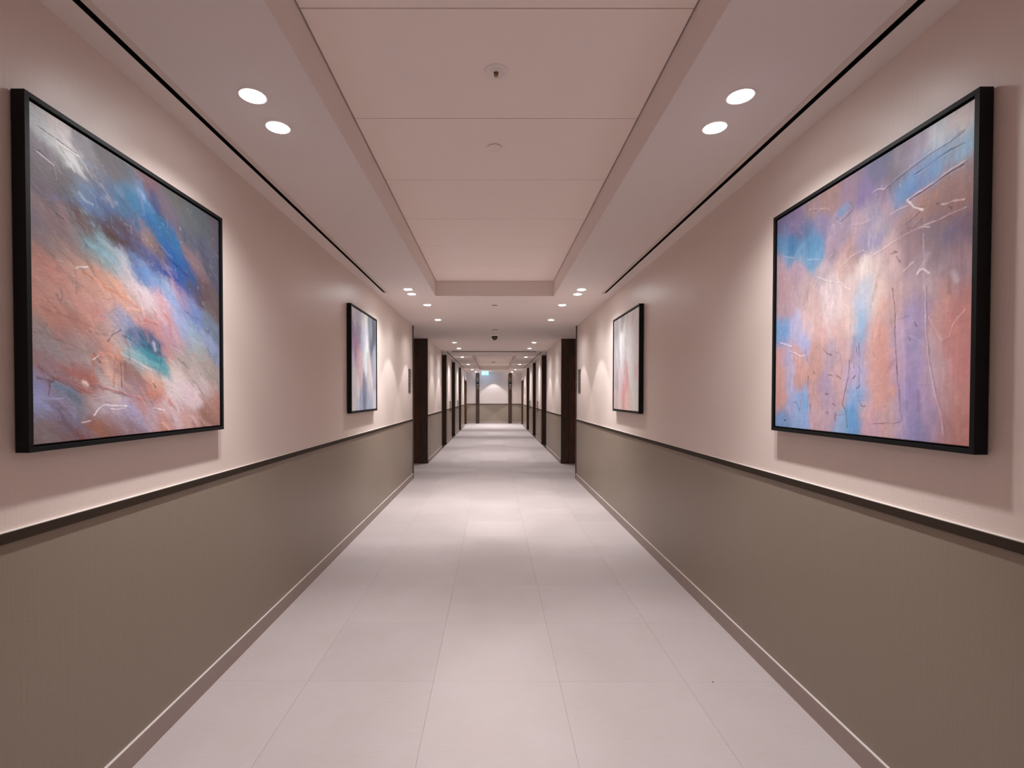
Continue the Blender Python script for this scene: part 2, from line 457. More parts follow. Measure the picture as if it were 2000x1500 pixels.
for s in (-1, 1):
    n = NICHE[s]; sd = SIDEDOOR[s]
    wall_seg(s, YB, LOB0, end1=True)
    wall_seg(s, LOB1 + 0.03, n[0][0], thick=0.16)
    wall_seg(s, n[0][1], n[1][0])
    wall_seg(s, n[1][1], n[2][0])
    wall_seg(s, n[2][1], sd[0])
    wall_seg(s, sd[1], YE)
    wall_seg(s, sd[0], sd[1], z0=2.12, dado=False)
    for a, b in n: niche_door(s, a, b)
    service_door(s, 14.60 if s < 0 else 14.78)
    service_door(s, 17.66 if s < 0 else 17.90)
    # ordinary-height doorway close to the end wall
    w = WL if s < 0 else WR
    def B(a, b, ya, yb, za, zb):
        xa, xb = w - s * a, w - s * b
        return (min(xa, xb), max(xa, xb), ya, yb, za, zb)
    d = door_root()
    for ya, yb in ((sd[0], sd[0] + 0.05), (sd[1] - 0.05, sd[1])):
        box('jamb', B(-0.2, 0.02, ya, yb, 0, 2.12), M['leafwood'], d, bevel=0.001)
    box('head', B(-0.2, 0.02, sd[0] + 0.05, sd[1] - 0.05, 2.07, 2.12), M['leafwood'], d, bevel=0.001)
    lf = box('leaf', B(-0.2, -0.15, sd[0] + 0.053, sd[1] - 0.053, 0.006, 2.067), M['leafwood'], d)
    boxes('handle', [B(-0.15, -0.10, sd[0] + 0.14, sd[0] + 0.16, 1.03, 1.05), B(-0.115, -0.10, sd[0] + 0.14, sd[0] + 0.28, 1.03, 1.05)], M['bronze'], lf, bevel=0.002)

    # side lobby: walnut doorway facing the camera, outer wall and the blind side wall
    w = abs(w)
    def X(a, b): return (s * a, s * b) if s > 0 else (-b, -a)
    side = 'left' if s < 0 else 'right'
    d = door_root()
    box('post', (*X(w - 0.004, w + 0.163), LOB1, LOB1 + 0.03, 0, H), M['wood'], d, bevel=0.001)
    box('post', (*X(w + 1.11, w + 1.27), LOB1, LOB1 + 0.06, 0, H), M['wood'], d, bevel=0.001)
    box('head_panel', (*X(w + 0.1635, w + 1.107), LOB1 + 0.003, LOB1 + 0.05, 2.175, H), M['wood'], d, bevel=0.001)
    lf = box('leaf', (*X(w + 0.164, w + 1.106), LOB1 + 0.005, LOB1 + 0.05, 0.006, 2.17), M['leafwood'], d, bevel=0.001)
    boxes('handle', [(*X(w + 1.0, w + 1.02), LOB1 - 0.035, LOB1 + 0.014, 1.03, 1.05), (*X(w + 0.88, w + 1.02), LOB1 - 0.035, LOB1 - 0.02, 1.03, 1.05)], M['bronze'], lf, bevel=0.002)
    structure(box('wall_' + side, (*X(w + 0.16, w + 1.7), LOB1 + 0.06, LOB1 + 0.2, 0, H), M['wallpaper']))
    structure(box('wall_' + side, (*X(w + 1.27, w + 1.7), LOB1, LOB1 + 0.06, 0, H), M['wallpaper']))
    structure(box('wall_' + side, (*X(w + 1.7, w + 1.9), LOB0 - 0.2, LOB1 + 0.2, 0, H), M['wallpaper']))
    structure(box('wall_' + side, (*X(w + 0.2, w + 1.7), LOB0 - 0.2, LOB0, 0, H), M['wallpaper']))

# ------------------------------------------------------------------ end walls
we = structure(box('wall_end', (WL - 0.2, WR + 0.2, YE, YE + 0.2, 0, H), M['wallpaper']))
box('dado_panel', (WL, WR, YE - 0.003, YE, 0, RAIL0 + 0.005), M['dado'], we)
r = structure(box(trim_name(), (WL, WR, YE - 0.014, YE, RAIL0, RAIL1 - 0.002), M['rail']))
box('rail_highlight', (WL, WR, YE - 0.0135, YE, RAIL1 - 0.002, RAIL1), M['edge'], r)
b = structure(box('baseboard_end', (WL, WR, YE - 0.0125, YE - 0.003, 0, 0.085), M['skirt']))
box('lit_top_edge', (WL, WR, YE - 0.0125, YE - 0.003, 0.085, 0.0885), M['skirt_top'], b)
wb = structure(box('wall_back', (WL - 0.2, WR + 0.2, YB - 0.2, YB, 0, H), M['wallpaper']))
box('dado_panel', (WL, WR, YB, YB + 0.003, 0, RAIL0), M['dado'], wb)

def spot(parent, loc, power, size, blend, radius, col=LAMP_COL, up=False, name='beam', tilt=(0, 0)):
    l = bpy.data.lights.new(name, 'SPOT')
    l.energy = power; l.spot_size = math.radians(size); l.spot_blend = blend
    l.shadow_soft_size = radius; l.color = col
    o = bpy.data.objects.new(name, l); link(o, parent); o.location = loc
    o.rotation_euler = (PI if up else tilt[0], tilt[1], 0)
    return o

for sx, cx in ((-1, -0.80), (1, 0.815)):
    structure(box(trim_name(), (cx - 0.087, cx + 0.087, YE - 0.045, YE, 0, H), M['wood'], bevel=0.001))
    word = 'left' if sx < 0 else 'right'
    t = tag(root('wall_sconce', (cx, YE - 0.045, 2.01)), 'small black up-and-down sconce on the %s dark wood strip of the end wall' % word, 'wall lamp')
    bm = bmesh.new(); add_box(bm, -0.05, 0.05, -0.10, -0.012, -0.085, 0.085, bevel=0.004)
    mesh_obj('body', bm, M['blackmatte'], t)
    box('wall_plate', (-0.045, 0.045, -0.012, 0.0, -0.06, 0.06), M['blackmatte'], t)
    for z, up in ((0.086, True), (-0.086, False)):
        lathed('lens', [(0, 0.002 if up else -0.002), (0.036, 0.001 if up else -0.001), (0.038, 0)], M['sconce_lamp'], t, c=(0, -0.056, z), seg=20)
        spot(t, (0, -0.056, z + (0.01 if up else -0.01)), 3.0, 90, 0.6, 0.02, (1, 0.9, 0.82), up)

# ------------------------------------------------------------------ ceiling downlights
def make_downlight(x, y, label, group, gain=1.0, bs=80, blend=0.35, col=LAMP_COL, mix=(1.0, 1.0)):
    beam, spill = BEAM_W * gain * mix[0], SPILL_W * gain * mix[1]
    t = tag(root('downlight', (x, y, H)), label, 'ceiling light', group)
    lathed('trim_ring', [(0.054, 0.0), (0.053, -0.003), (0.047, -0.0035), (0.046, 0.0)], M['white'], t, seg=36)
    lathed('lens', [(0.0, -0.0085), (0.02, -0.008), (0.036, -0.006), (0.0455, -0.001), (0.0455, 0.0)], M['lamp'], t, seg=36)
    spot(t, (0, 0, -0.02), beam, bs, blend, 0.022, col, name='beam')
    spot(t, (0, 0, -0.02), spill, 144 if blend < 0.3 else 134, 1.0, 0.03, col, name='spill')
    return t

XL, XR = -0.93, 0.949
XLn, XRn = -0.846, 0.866
where = {-1: 'left', 1: 'right'}
def rank(n): return ['first', 'second', 'third', 'fourth', 'fifth', 'sixth', 'seventh', 'eighth', 'ninth', 'tenth'][n]
layout = [
    (1.90, 0, 0.85, 'largest brightest round downlight, nearest the viewer on the %s side'),
    (2.12, 0, 0.85, 'round downlight just behind the nearest one, above the far end of the big %s painting'),
    (5.31, 0, 0.9, 'front downlight of the close pair beside the %s end corner of the recessed ceiling'),
    (5.55, 0, 0.84, 'rear downlight of the close pair beside the %s end corner of the recessed ceiling'),
    (6.21, 1, 1.0, 'single %s downlight first beyond the recessed ceiling, level with the small dark ceiling slot'),
    (7.42, 1, 1.0, 'single %s downlight near the wall sign, last before the side opening'),
    (10.53, 1, 1.0, 'single %s downlight first beyond the dome camera and side opening'),
    (11.84, 1, 1.35, 'single %s downlight just in front of the thin dark ceiling step'),
    (14.45, 0, 1.6, '%s downlight first beyond the thin dark ceiling step, beside the far ceiling recess'),
    (17.8, 0, 1.75, '%s downlight beside the middle of the far ceiling recess'),
    (21.3, 0, 2.1, '%s downlight beside the far end of the far ceiling recess'),
    (23.18, 1, 2.6, 'farthest %s downlight close to the end wall above its dark wood strip'),
]
for s in (-1, 1):
    for y, narrow, gain, lab in layout:
        x = (XLn if s < 0 else XRn) if narrow else (XL if s < 0 else XR)
        lab = lab.replace('%s', where[s])
        make_downlight(x, y, lab, 'round ceiling downlights along the %s side' % where[s], gain, *((74, 0.15) if narrow else (66, 0.6)), mix=(1.8, 0.5) if narrow else (1.85, 0.85))
    for y, lab in ((-1.29, 'nearer of the close pair of downlights behind the viewer, %s side'), (-1.51, 'farther of the close pair of downlights behind the viewer, %s side'), (-3.2, 'downlight by the back wall behind the viewer, %s side')):
        make_downlight(XL if s < 0 else XR, y, lab % where[s], 'round ceiling downlights along the %s side' % where[s], 0.7, 66, 0.6, mix=(1.85, 0.85))
t = tag(root('recessed_accent_light', (0.0, 23.9, H)), 'small dark recessed accent light on the ceiling centre before the end wall', 'ceiling light')
lathed('bezel', [(0.055, 0.0), (0.054, -0.004), (0.040, -0.004), (0.034, 0.0)], M['blackmatte'], t, seg=28)
lathed('lens', [(0, -0.0005), (0.033, -0.0005), (0.033, 0.0)], M['lensglass'], t, seg=28)
spot(t, (0, 0, -0.015), 32, 84, 0.25, 0.02, name='beam')

# ------------------------------------------------------------------ ceiling fittings
t = tag(root('sprinkler_head', (0.008, 2.02, HR)), 'round white flush sprinkler with a brass bulb in the second ceiling panel', 'sprinkler')
lathed('cover_ring', [(0.048, 0.0), (0.047, -0.004), (0.038, -0.005), (0.034, -0.001), (0.030, 0.0)], M['white'], t, seg=36)
lathed('cup', [(0.030, -0.0005), (0.022, -0.001), (0.020, -0.006), (0.010, -0.007)], M['white'], t, seg=28)
lathed('bulb', [(0.0, -0.022), (0.008, -0.021), (0.009, -0.018), (0.004, -0.016), (0.004, -0.006), (0.009, -0.004), (0.009, 0.0)], M['brass'], t, seg=16)
box('frame_arm', (-0.009, -0.006, -0.0015, 0.0015, -0.018, -0.003), M['brass'], t)
box('frame_arm', (0.006, 0.009, -0.0015, 0.0015, -0.018, -0.003), M['brass'], t)

t = tag(root('ceiling_disc', (0.002, 2.63, HR)), 'plain cream concealed sprinkler cover disc in the third ceiling panel', 'sprinkler')
lathed('cover_plate', [(0.0, -0.007), (0.036, -0.007), (0.0385, -0.005), (0.0385, -0.003), (0.0, -0.003)], M['detector'], t, seg=36)
lathed('collar', [(0.032, -0.003), (0.032, 0.0)], M['gap'], t, seg=28)

t = tag(root('concealed_sprinkler', (0.010, 6.25, H)), 'tiny dark flat fitting in the ceiling just beyond the recess', 'sprinkler')
lathed('cover_plate', [(0.0, -0.009), (0.038, -0.009), (0.040, -0.007), (0.0, -0.007)], M['ceiling'], t, seg=28)
lathed('collar', [(0.037, -0.007), (0.034, 0.0)], M['void'], t, seg=28)

t = tag(root('ceiling_speaker', (0.018, 8.48, H)), 'flat pale round ceiling disc just in front of the dome camera', 'speaker')
lathed('grille', [(0.0, -0.006), (0.062, -0.006), (0.070, -0.003)], plain('grey_grille', (0.36, 0.31, 0.33), 0.6, bump=0.4, scale=200), t, seg=36)
lathed('rim', [(0.070, -0.004), (0.082, -0.004), (0.085, 0.0)], M['detector'], t, seg=36)

t = tag(root('dome_camera', (0.016, 9.30, H)), 'black dome security camera hanging from the ceiling on a pale round base', 'camera')
lathed('base', [(0.105, 0.0), (0.103, -0.012), (0.075, -0.020), (0.060, -0.022)], M['detector'], t, seg=36)
lathed('housing', [(0.060, -0.018), (0.056, -0.040), (0.052, -0.045)], M['blackmatte'], t, seg=32)
prof = [(0.050 * math.cos(a), -0.045 - 0.050 * math.sin(a)) for a in [i * PI / 16 for i in range(9)]]
lathed('dome', prof, M['smoke'], t, seg=32)
lathed('lens', [(0.0, -0.016), (0.014, -0.014), (0.018, -0.008), (0.018, 0.0)], M['lensglass'], t, c=(0, -0.038, -0.058), seg=20, axis='Y')

t = tag(root('smoke_detector', (-0.007, 19.0, HR)), 'small round smoke detector inside the far ceiling recess', 'smoke detector')
lathed('base', [(0.070, 0.0), (0.070, -0.015), (0.062, -0.017)], M['gap'], t, seg=28)
lathed('cap', [(0.062, -0.017), (0.045, -0.040), (0.0, -0.043)], M['detector'], t, seg=28)

# ------------------------------------------------------------------ exit sign
t = tag(root('exit_sign', (-0.40, 22.6, H)), 'glowing green running-man exit sign hanging at the far end of the ceiling', 'exit sign')
for hx in (-0.10, 0.09): box('hanger', (hx, hx + 0.01, -0.005, 0.005, -0.02, 0), M['white'], t)
box('housing', (-0.165, 0.165, -0.012, 0.012, -0.185, -0.018), M['white'], t, bevel=0.003)
box('face', (-0.158, 0.158, -0.0145, -0.0125, -0.179, -0.024), M['exit_green'], t)
face = t.children[-1]
bm = bmesh.new()
def poly(pts, y=-0.0150, z0=-0.10):
    fr = [bm.verts.new((a, y - 0.0008, z0 + b)) for a, b in pts]
    bk = [bm.verts.new((a, y + 0.0004, z0 + b)) for a, b in pts]
    bm.faces.new(fr); bm.faces.new(bk[::-1])
    for i in range(len(pts)):
        j = (i + 1) % len(pts); bm.faces.new((fr[i], bk[i], bk[j], fr[j]))
def bar(x0, z0, x1, z1, w):
    d = Vector((x1 - x0, z1 - z0)).normalized(); nrm = Vector((-d.y, d.x)) * w / 2
    poly([(x0 + nrm.x, z0 + nrm.y), (x1 + nrm.x, z1 + nrm.y), (x1 - nrm.x, z1 - nrm.y), (x0 - nrm.x, z0 - nrm.y)])
ox = -0.075                                    # running figure in front of a doorway
poly([(ox + 0.004 + 0.012 * math.cos(a * PI / 5), 0.046 + 0.012 * math.sin(a * PI / 5)) for a in range(10)])
bar(ox, 0.034, ox - 0.014, -0.010, 0.026); bar(ox - 0.012, -0.006, ox + 0.022, -0.024, 0.016)
bar(ox + 0.020, -0.020, ox + 0.014, -0.058, 0.013); bar(ox - 0.014, -0.008, ox - 0.030, -0.040, 0.016)
bar(ox - 0.028, -0.036, ox - 0.056, -0.044, 0.013); bar(ox, 0.030, ox + 0.034, 0.010, 0.011); bar(ox - 0.002, 0.030, ox - 0.034, 0.012, 0.011)
bar(ox + 0.050, -0.060, ox + 0.050, 0.062, 0.008); bar(ox - 0.030, 0.060, ox + 0.054, 0.060, 0.008)
mesh_obj('running_figure', bm, M['exit_white'], face)
bm = bmesh.new()
bar(0.035, 0.0, 0.105, 0.0, 0.026); poly([(0.095, 0.045), (0.145, 0.0), (0.095, -0.045)])
mesh_obj('arrow', bm, M['exit_white'], face)
lg = bpy.data.lights.new('glow', 'AREA'); lg.shape = 'RECTANGLE'; lg.size = 0.31; lg.size_y = 0.15
lg.energy = 5.0; lg.color = (0.25, 0.62, 1.0)
lo = bpy.data.objects.new('glow', lg); link(lo, t); lo.location = (0, 0.02, -0.10); lo.rotation_euler = (PI / 2, 0, 0)

# ------------------------------------------------------------------ wayfinding signs and switch plates
for s in (-1, 1):
    w = WL if s < 0 else WR
    t = tag(root('direction_sign', (w, 7.72 if s < 0 else 7.76, 1.41)), 'tall narrow dark sign of four stacked plates on the %s wall beside the opening' % where[s], 'sign')
    z = 0.0
    for q, h in enumerate((0.075, 0.105, 0.105, 0.095)):
        a, b = (0.0, 0.010) if s < 0 else (-0.010, 0.0)
        p = box('plate', (a, b, -0.088, 0.088, z + 0.002, z + h - 0.003), M['plate'], t, bevel=0.001)
        c, d = (0.010, 0.0106) if s < 0 else (-0.0106, -0.010)
        boxes('marking', [(c, d, -0.065, 0.03, z + h * 0.5 - 0.006, z + h * 0.5 + 0.006), (c, d, 0.045, 0.065, z + h * 0.5 - 0.01, z + h * 0.5 + 0.01)], M['plate_light'], p)
        z += h
for s, yy in ((-1, 21.3), (1, 21.3)):
    if s < 0: continue
    t = tag(root('room_plate', (WR, yy, 1.47)), 'small dark plate on the far right wall before the end doorway', 'sign')
    box('plate', (-0.010, 0.0, -0.06, 0.06, 0, 0.30), M['plate'], t, bevel=0.001)
    box('marking', (-0.0106, -0.010, -0.04, 0.04, 0.20, 0.25), M['plate_light'], t)

# speck on the floor tile
bm = bmesh.new(); bmesh.ops.create_icosphere(bm, subdivisions=2, radius=0.0035)
for v in bm.verts: v.co.z = v.co.z * 0.4 + 0.0014
o = mesh_obj('floor_speck', bm, M['speck']); o.location = (1.045, 2.305, 0)
tag(o, 'tiny dark speck lying on the pale floor near the right wall', 'debris')

# ------------------------------------------------------------------ paintings
PAINT_POINTS = {
'L1': [
(29,958,218,235,241),(86,976,241,241,241),(102,936,231,239,241),(36,884,128,117,134),(175,963,137,135,145),(213,926,90,72,75),(308,938,63,53,60),  # upper-left points hold lamp glare as near-white paint
(84,834,92,76,81),(27,822,96,85,91),(136,843,79,64,68),(34,768,108,82,95),(58,747,71,77,105),(135,781,67,69,82),(192,797,97,126,156),
(274,872,59,75,108),(365,849,25,89,123),(252,780,49,81,123),(99,722,143,113,113),(33,696,137,114,115),(98,676,128,98,98),(190,709,95,60,55),
(316,718,67,42,39),(32,639,123,114,128),(151,648,130,115,115),(229,641,114,138,144),(304,637,110,151,160),(80,596,142,121,115),(31,545,172,128,117),
(132,565,160,135,129),(30,495,191,142,131),(169,544,198,153,136),(270,569,186,150,135),(361,609,158,161,169),(391,976,55,55,62),(495,967,88,56,60),
(467,909,70,99,131),(537,918,20,37,75),(414,860,18,85,117),(522,844,18,66,98),(580,825,18,71,104),(642,764,18,74,113),(690,695,18,69,117),
(439,796,69,71,97),(492,758,115,93,84),(549,736,86,72,76),(412,714,63,50,65),(612,917,74,64,75),(678,984,63,63,61),(746,925,62,65,68),
(858,943,60,66,70),(940,924,71,67,76),(780,828,62,64,75),(856,783,51,57,74),(959,764,68,69,83),(798,745,96,78,82),(519,670,67,72,107),
(577,646,22,56,109),(673,638,18,59,115),(742,687,31,58,104),(778,629,63,56,68),(854,623,71,55,60),(935,569,83,71,72),(463,617,84,106,146),
(518,592,85,119,157),(607,592,121,137,163),(656,603,145,113,124),(410,549,187,169,168),(489,509,183,169,172),(575,506,164,134,142),(705,550,125,100,115),
(671,523,106,124,158),(776,519,85,102,142),(384,490,181,140,126),(435,481,162,134,129),(516,456,155,116,115),(606,491,159,114,110),(487,414,159,111,110),
(407,385,98,119,150),(487,366,57,69,95),(514,340,47,87,113),(514,311,27,115,128),(542,284,87,143,151),(432,295,120,154,163),(381,309,170,154,149),
(670,481,108,129,164),(704,443,122,127,155),(636,393,145,114,126),(604,328,151,111,114),(775,431,112,130,150),(811,369,130,133,132),(702,315,139,129,124),
(934,475,92,104,121),(932,380,118,129,156),(889,283,144,133,128),(667,250,182,167,157),(772,233,166,150,145),(633,186,198,182,182),(771,144,200,179,184),
(888,167,177,161,161),(886,51,143,103,91),(632,63,202,175,180),(599,23,182,128,112),(769,34,187,149,143),(929,120,161,118,107),(513,224,186,152,138),
(405,229,118,91,85),(512,165,177,121,106),(405,183,157,130,145),(456,127,170,128,122),(403,92,160,153,184),(511,88,177,155,165),(402,37,138,109,114),
(29,466,198,149,138),(96,503,206,141,130),(168,496,198,154,143),(269,502,193,147,132),(325,531,199,147,123),(95,450,195,154,143),(29,408,193,145,133),
(77,387,188,133,122),(167,433,194,149,138),(166,386,178,122,111),(247,414,189,132,122),(312,390,169,153,158),(359,432,147,145,167),(27,336,166,147,142),
(111,332,166,124,119),(185,324,171,148,143),(267,350,173,146,141),(59,281,159,152,159),(146,273,163,144,145),(224,263,158,146,146),(266,266,188,120,98),
(299,285,202,146,125),(245,297,128,110,115),(321,226,200,173,163),(356,236,131,93,88),(42,215,160,127,122),(127,195,169,103,92),(183,188,162,92,81),
(33,163,151,157,205),(91,171,152,139,164),(126,164,88,134,158),(163,140,92,107,119),(40,120,151,164,205),(90,118,159,139,158),(143,101,122,120,149),
(212,132,177,159,159),(308,147,189,172,172),(263,97,183,171,182),(330,77,168,151,167),(39,61,133,119,120),(89,58,130,110,116),(161,29,126,78,66),
(241,39,148,97,80),(329,33,134,100,100),(125,71,92,84,102)],
'R1': [
(967,976,241,241,241),(945,931,241,241,241),(881,951,214,229,241),(811,942,156,141,170),(754,938,118,100,121),(648,955,70,66,102),(714,891,88,72,89),
(961,880,133,200,241),(915,875,113,173,221),(865,869,88,137,190),(812,863,71,112,167),(755,840,72,118,164),(726,819,84,115,153),(962,809,155,114,113),
(916,801,156,109,98),(850,769,154,112,101),(949,729,151,107,100),(650,867,111,89,112),(604,832,122,112,130),(695,798,153,125,134),(777,750,155,124,124),
(901,719,140,103,103),(965,652,122,96,115),(869,671,130,112,123),(935,619,112,104,133),(777,702,137,111,116),(652,745,142,132,143),(630,699,129,123,153),
(697,661,176,150,150),(779,621,148,123,128),(870,594,142,124,130),(951,571,170,137,138),(631,628,192,172,168),(719,588,198,172,172),(818,562,168,148,158),
(905,540,166,144,155),(967,523,168,135,141),(58,948,84,78,105),(155,959,88,76,99),(262,963,105,85,87),(389,955,110,85,82),(502,928,107,86,100),
(579,896,95,79,116),(38,883,68,102,133),(119,835,44,82,113),(230,824,52,86,114),(298,803,57,99,126),(195,791,83,115,140),(299,739,79,116,144),
(80,801,77,116,145),(211,884,72,76,101),(329,844,96,85,106),(449,814,117,102,115),(393,753,125,107,119),(556,796,138,118,125),(582,732,125,116,137),
(506,700,137,111,111),(40,765,147,119,126),(160,711,137,115,125),(333,668,150,135,138),(480,650,164,139,133),(584,605,202,186,179),(83,660,149,122,126),
(234,606,150,129,129),(396,572,174,156,156),(509,567,180,161,158),(585,550,170,175,186),(85,567,148,124,131),(270,534,159,134,131),(397,511,173,155,155),
(483,496,184,162,158),(574,480,163,172,189),(622,489,205,189,181),(67,453,105,135,172),(47,420,99,134,175),(165,440,149,144,168),(202,391,142,144,175),
(48,360,177,134,130),(89,334,149,140,166),(167,328,169,131,127),(237,453,172,147,146),(337,418,171,139,135),(457,403,173,144,140),(511,415,187,164,156),
(563,427,141,167,193),(558,381,113,147,180),(612,384,192,156,148),(306,338,165,128,121),(401,310,154,135,145),(486,323,178,147,147),(552,317,153,148,174),
(614,294,193,148,141),(50,242,182,137,129),(111,240,156,147,170),(187,237,175,135,127),(308,254,171,132,125),(357,210,149,132,159),(432,228,177,145,145),
(515,225,171,150,173),(566,224,155,158,190),(615,222,197,150,142),(52,123,187,139,130),(132,124,147,154,189),(218,115,121,156,199),(310,148,179,142,138),
(373,149,162,141,160),(461,149,181,148,151),(521,150,135,158,195),(568,141,122,157,200),(530,93,93,148,196),(531,56,97,149,197),(463,52,135,163,197),
(54,40,106,138,178),(209,41,136,160,199),(311,64,186,155,163),(405,78,175,149,161),(593,96,205,165,160),(618,43,190,154,167),(656,535,209,185,177),
(721,521,190,160,159),(800,503,181,158,167),(863,489,187,162,167),(922,476,213,162,153),(968,466,192,138,134),(953,513,176,165,181),(657,465,196,155,144),
(712,421,190,160,159),(802,407,168,153,189),(838,417,173,153,181),(891,393,207,163,159),(955,383,210,147,142),(659,360,195,145,134),(754,349,186,163,184),
(803,311,160,150,187),(875,304,202,173,178),(941,313,215,152,148),(661,255,199,147,139),(756,250,186,158,180),(814,231,165,150,193),(860,213,193,164,183),
(902,227,206,176,182),(958,224,215,149,145),(662,151,200,151,143),(806,151,162,147,191),(870,137,186,161,191),(928,152,203,161,162),(967,138,206,145,135),
(707,74,193,160,160),(759,69,172,157,194),(808,56,142,136,178),(879,76,172,152,181),(929,64,181,135,135),(976,53,191,133,124)],
'L2': [
(102,933,225,226,241),(244,932,212,218,241),(474,943,235,241,241),(747,879,110,115,123),(861,839,55,61,71),(66,787,170,168,207),(242,762,170,167,199),
(471,739,206,211,231),(813,724,81,86,98),(65,646,197,172,209),(186,634,196,154,175),(530,591,231,238,241),(858,564,124,129,137),(63,505,216,213,241),
(239,494,229,199,213),(529,488,228,236,241),(903,457,137,138,149),(61,364,234,241,241),(331,376,235,211,220),(676,391,197,187,187),(926,347,152,143,151),
(60,223,226,228,241),(236,226,241,236,241),(486,255,140,147,168),(740,233,187,183,189),(58,82,235,241,241),(327,78,172,186,214),(484,101,120,132,157),
(739,125,160,166,184),(923,68,191,188,199),(234,30,215,227,241),(629,20,162,168,187)],
'R2': [
(45,939,131,120,117),(376,945,150,141,141),(759,951,241,228,231),(931,932,241,241,241),(93,849,119,115,112),(480,827,210,206,204),(850,802,241,241,241),
(96,738,153,146,145),(381,682,217,214,214),(675,677,241,241,241),(904,653,241,234,236),(167,594,166,165,168),(384,577,215,211,211),(678,528,241,241,241),
(907,511,241,237,233),(102,460,153,142,145),(387,419,208,189,189),(681,404,241,241,236),(909,393,241,214,220),(106,294,154,143,146),(327,262,196,178,178),
(531,283,228,178,178),(774,278,241,237,233),(912,251,241,241,235),(109,127,183,164,161),(393,155,206,155,152),(592,130,237,198,195),(864,132,241,241,231),
(289,48,199,183,180),(688,46,241,219,210)],
}
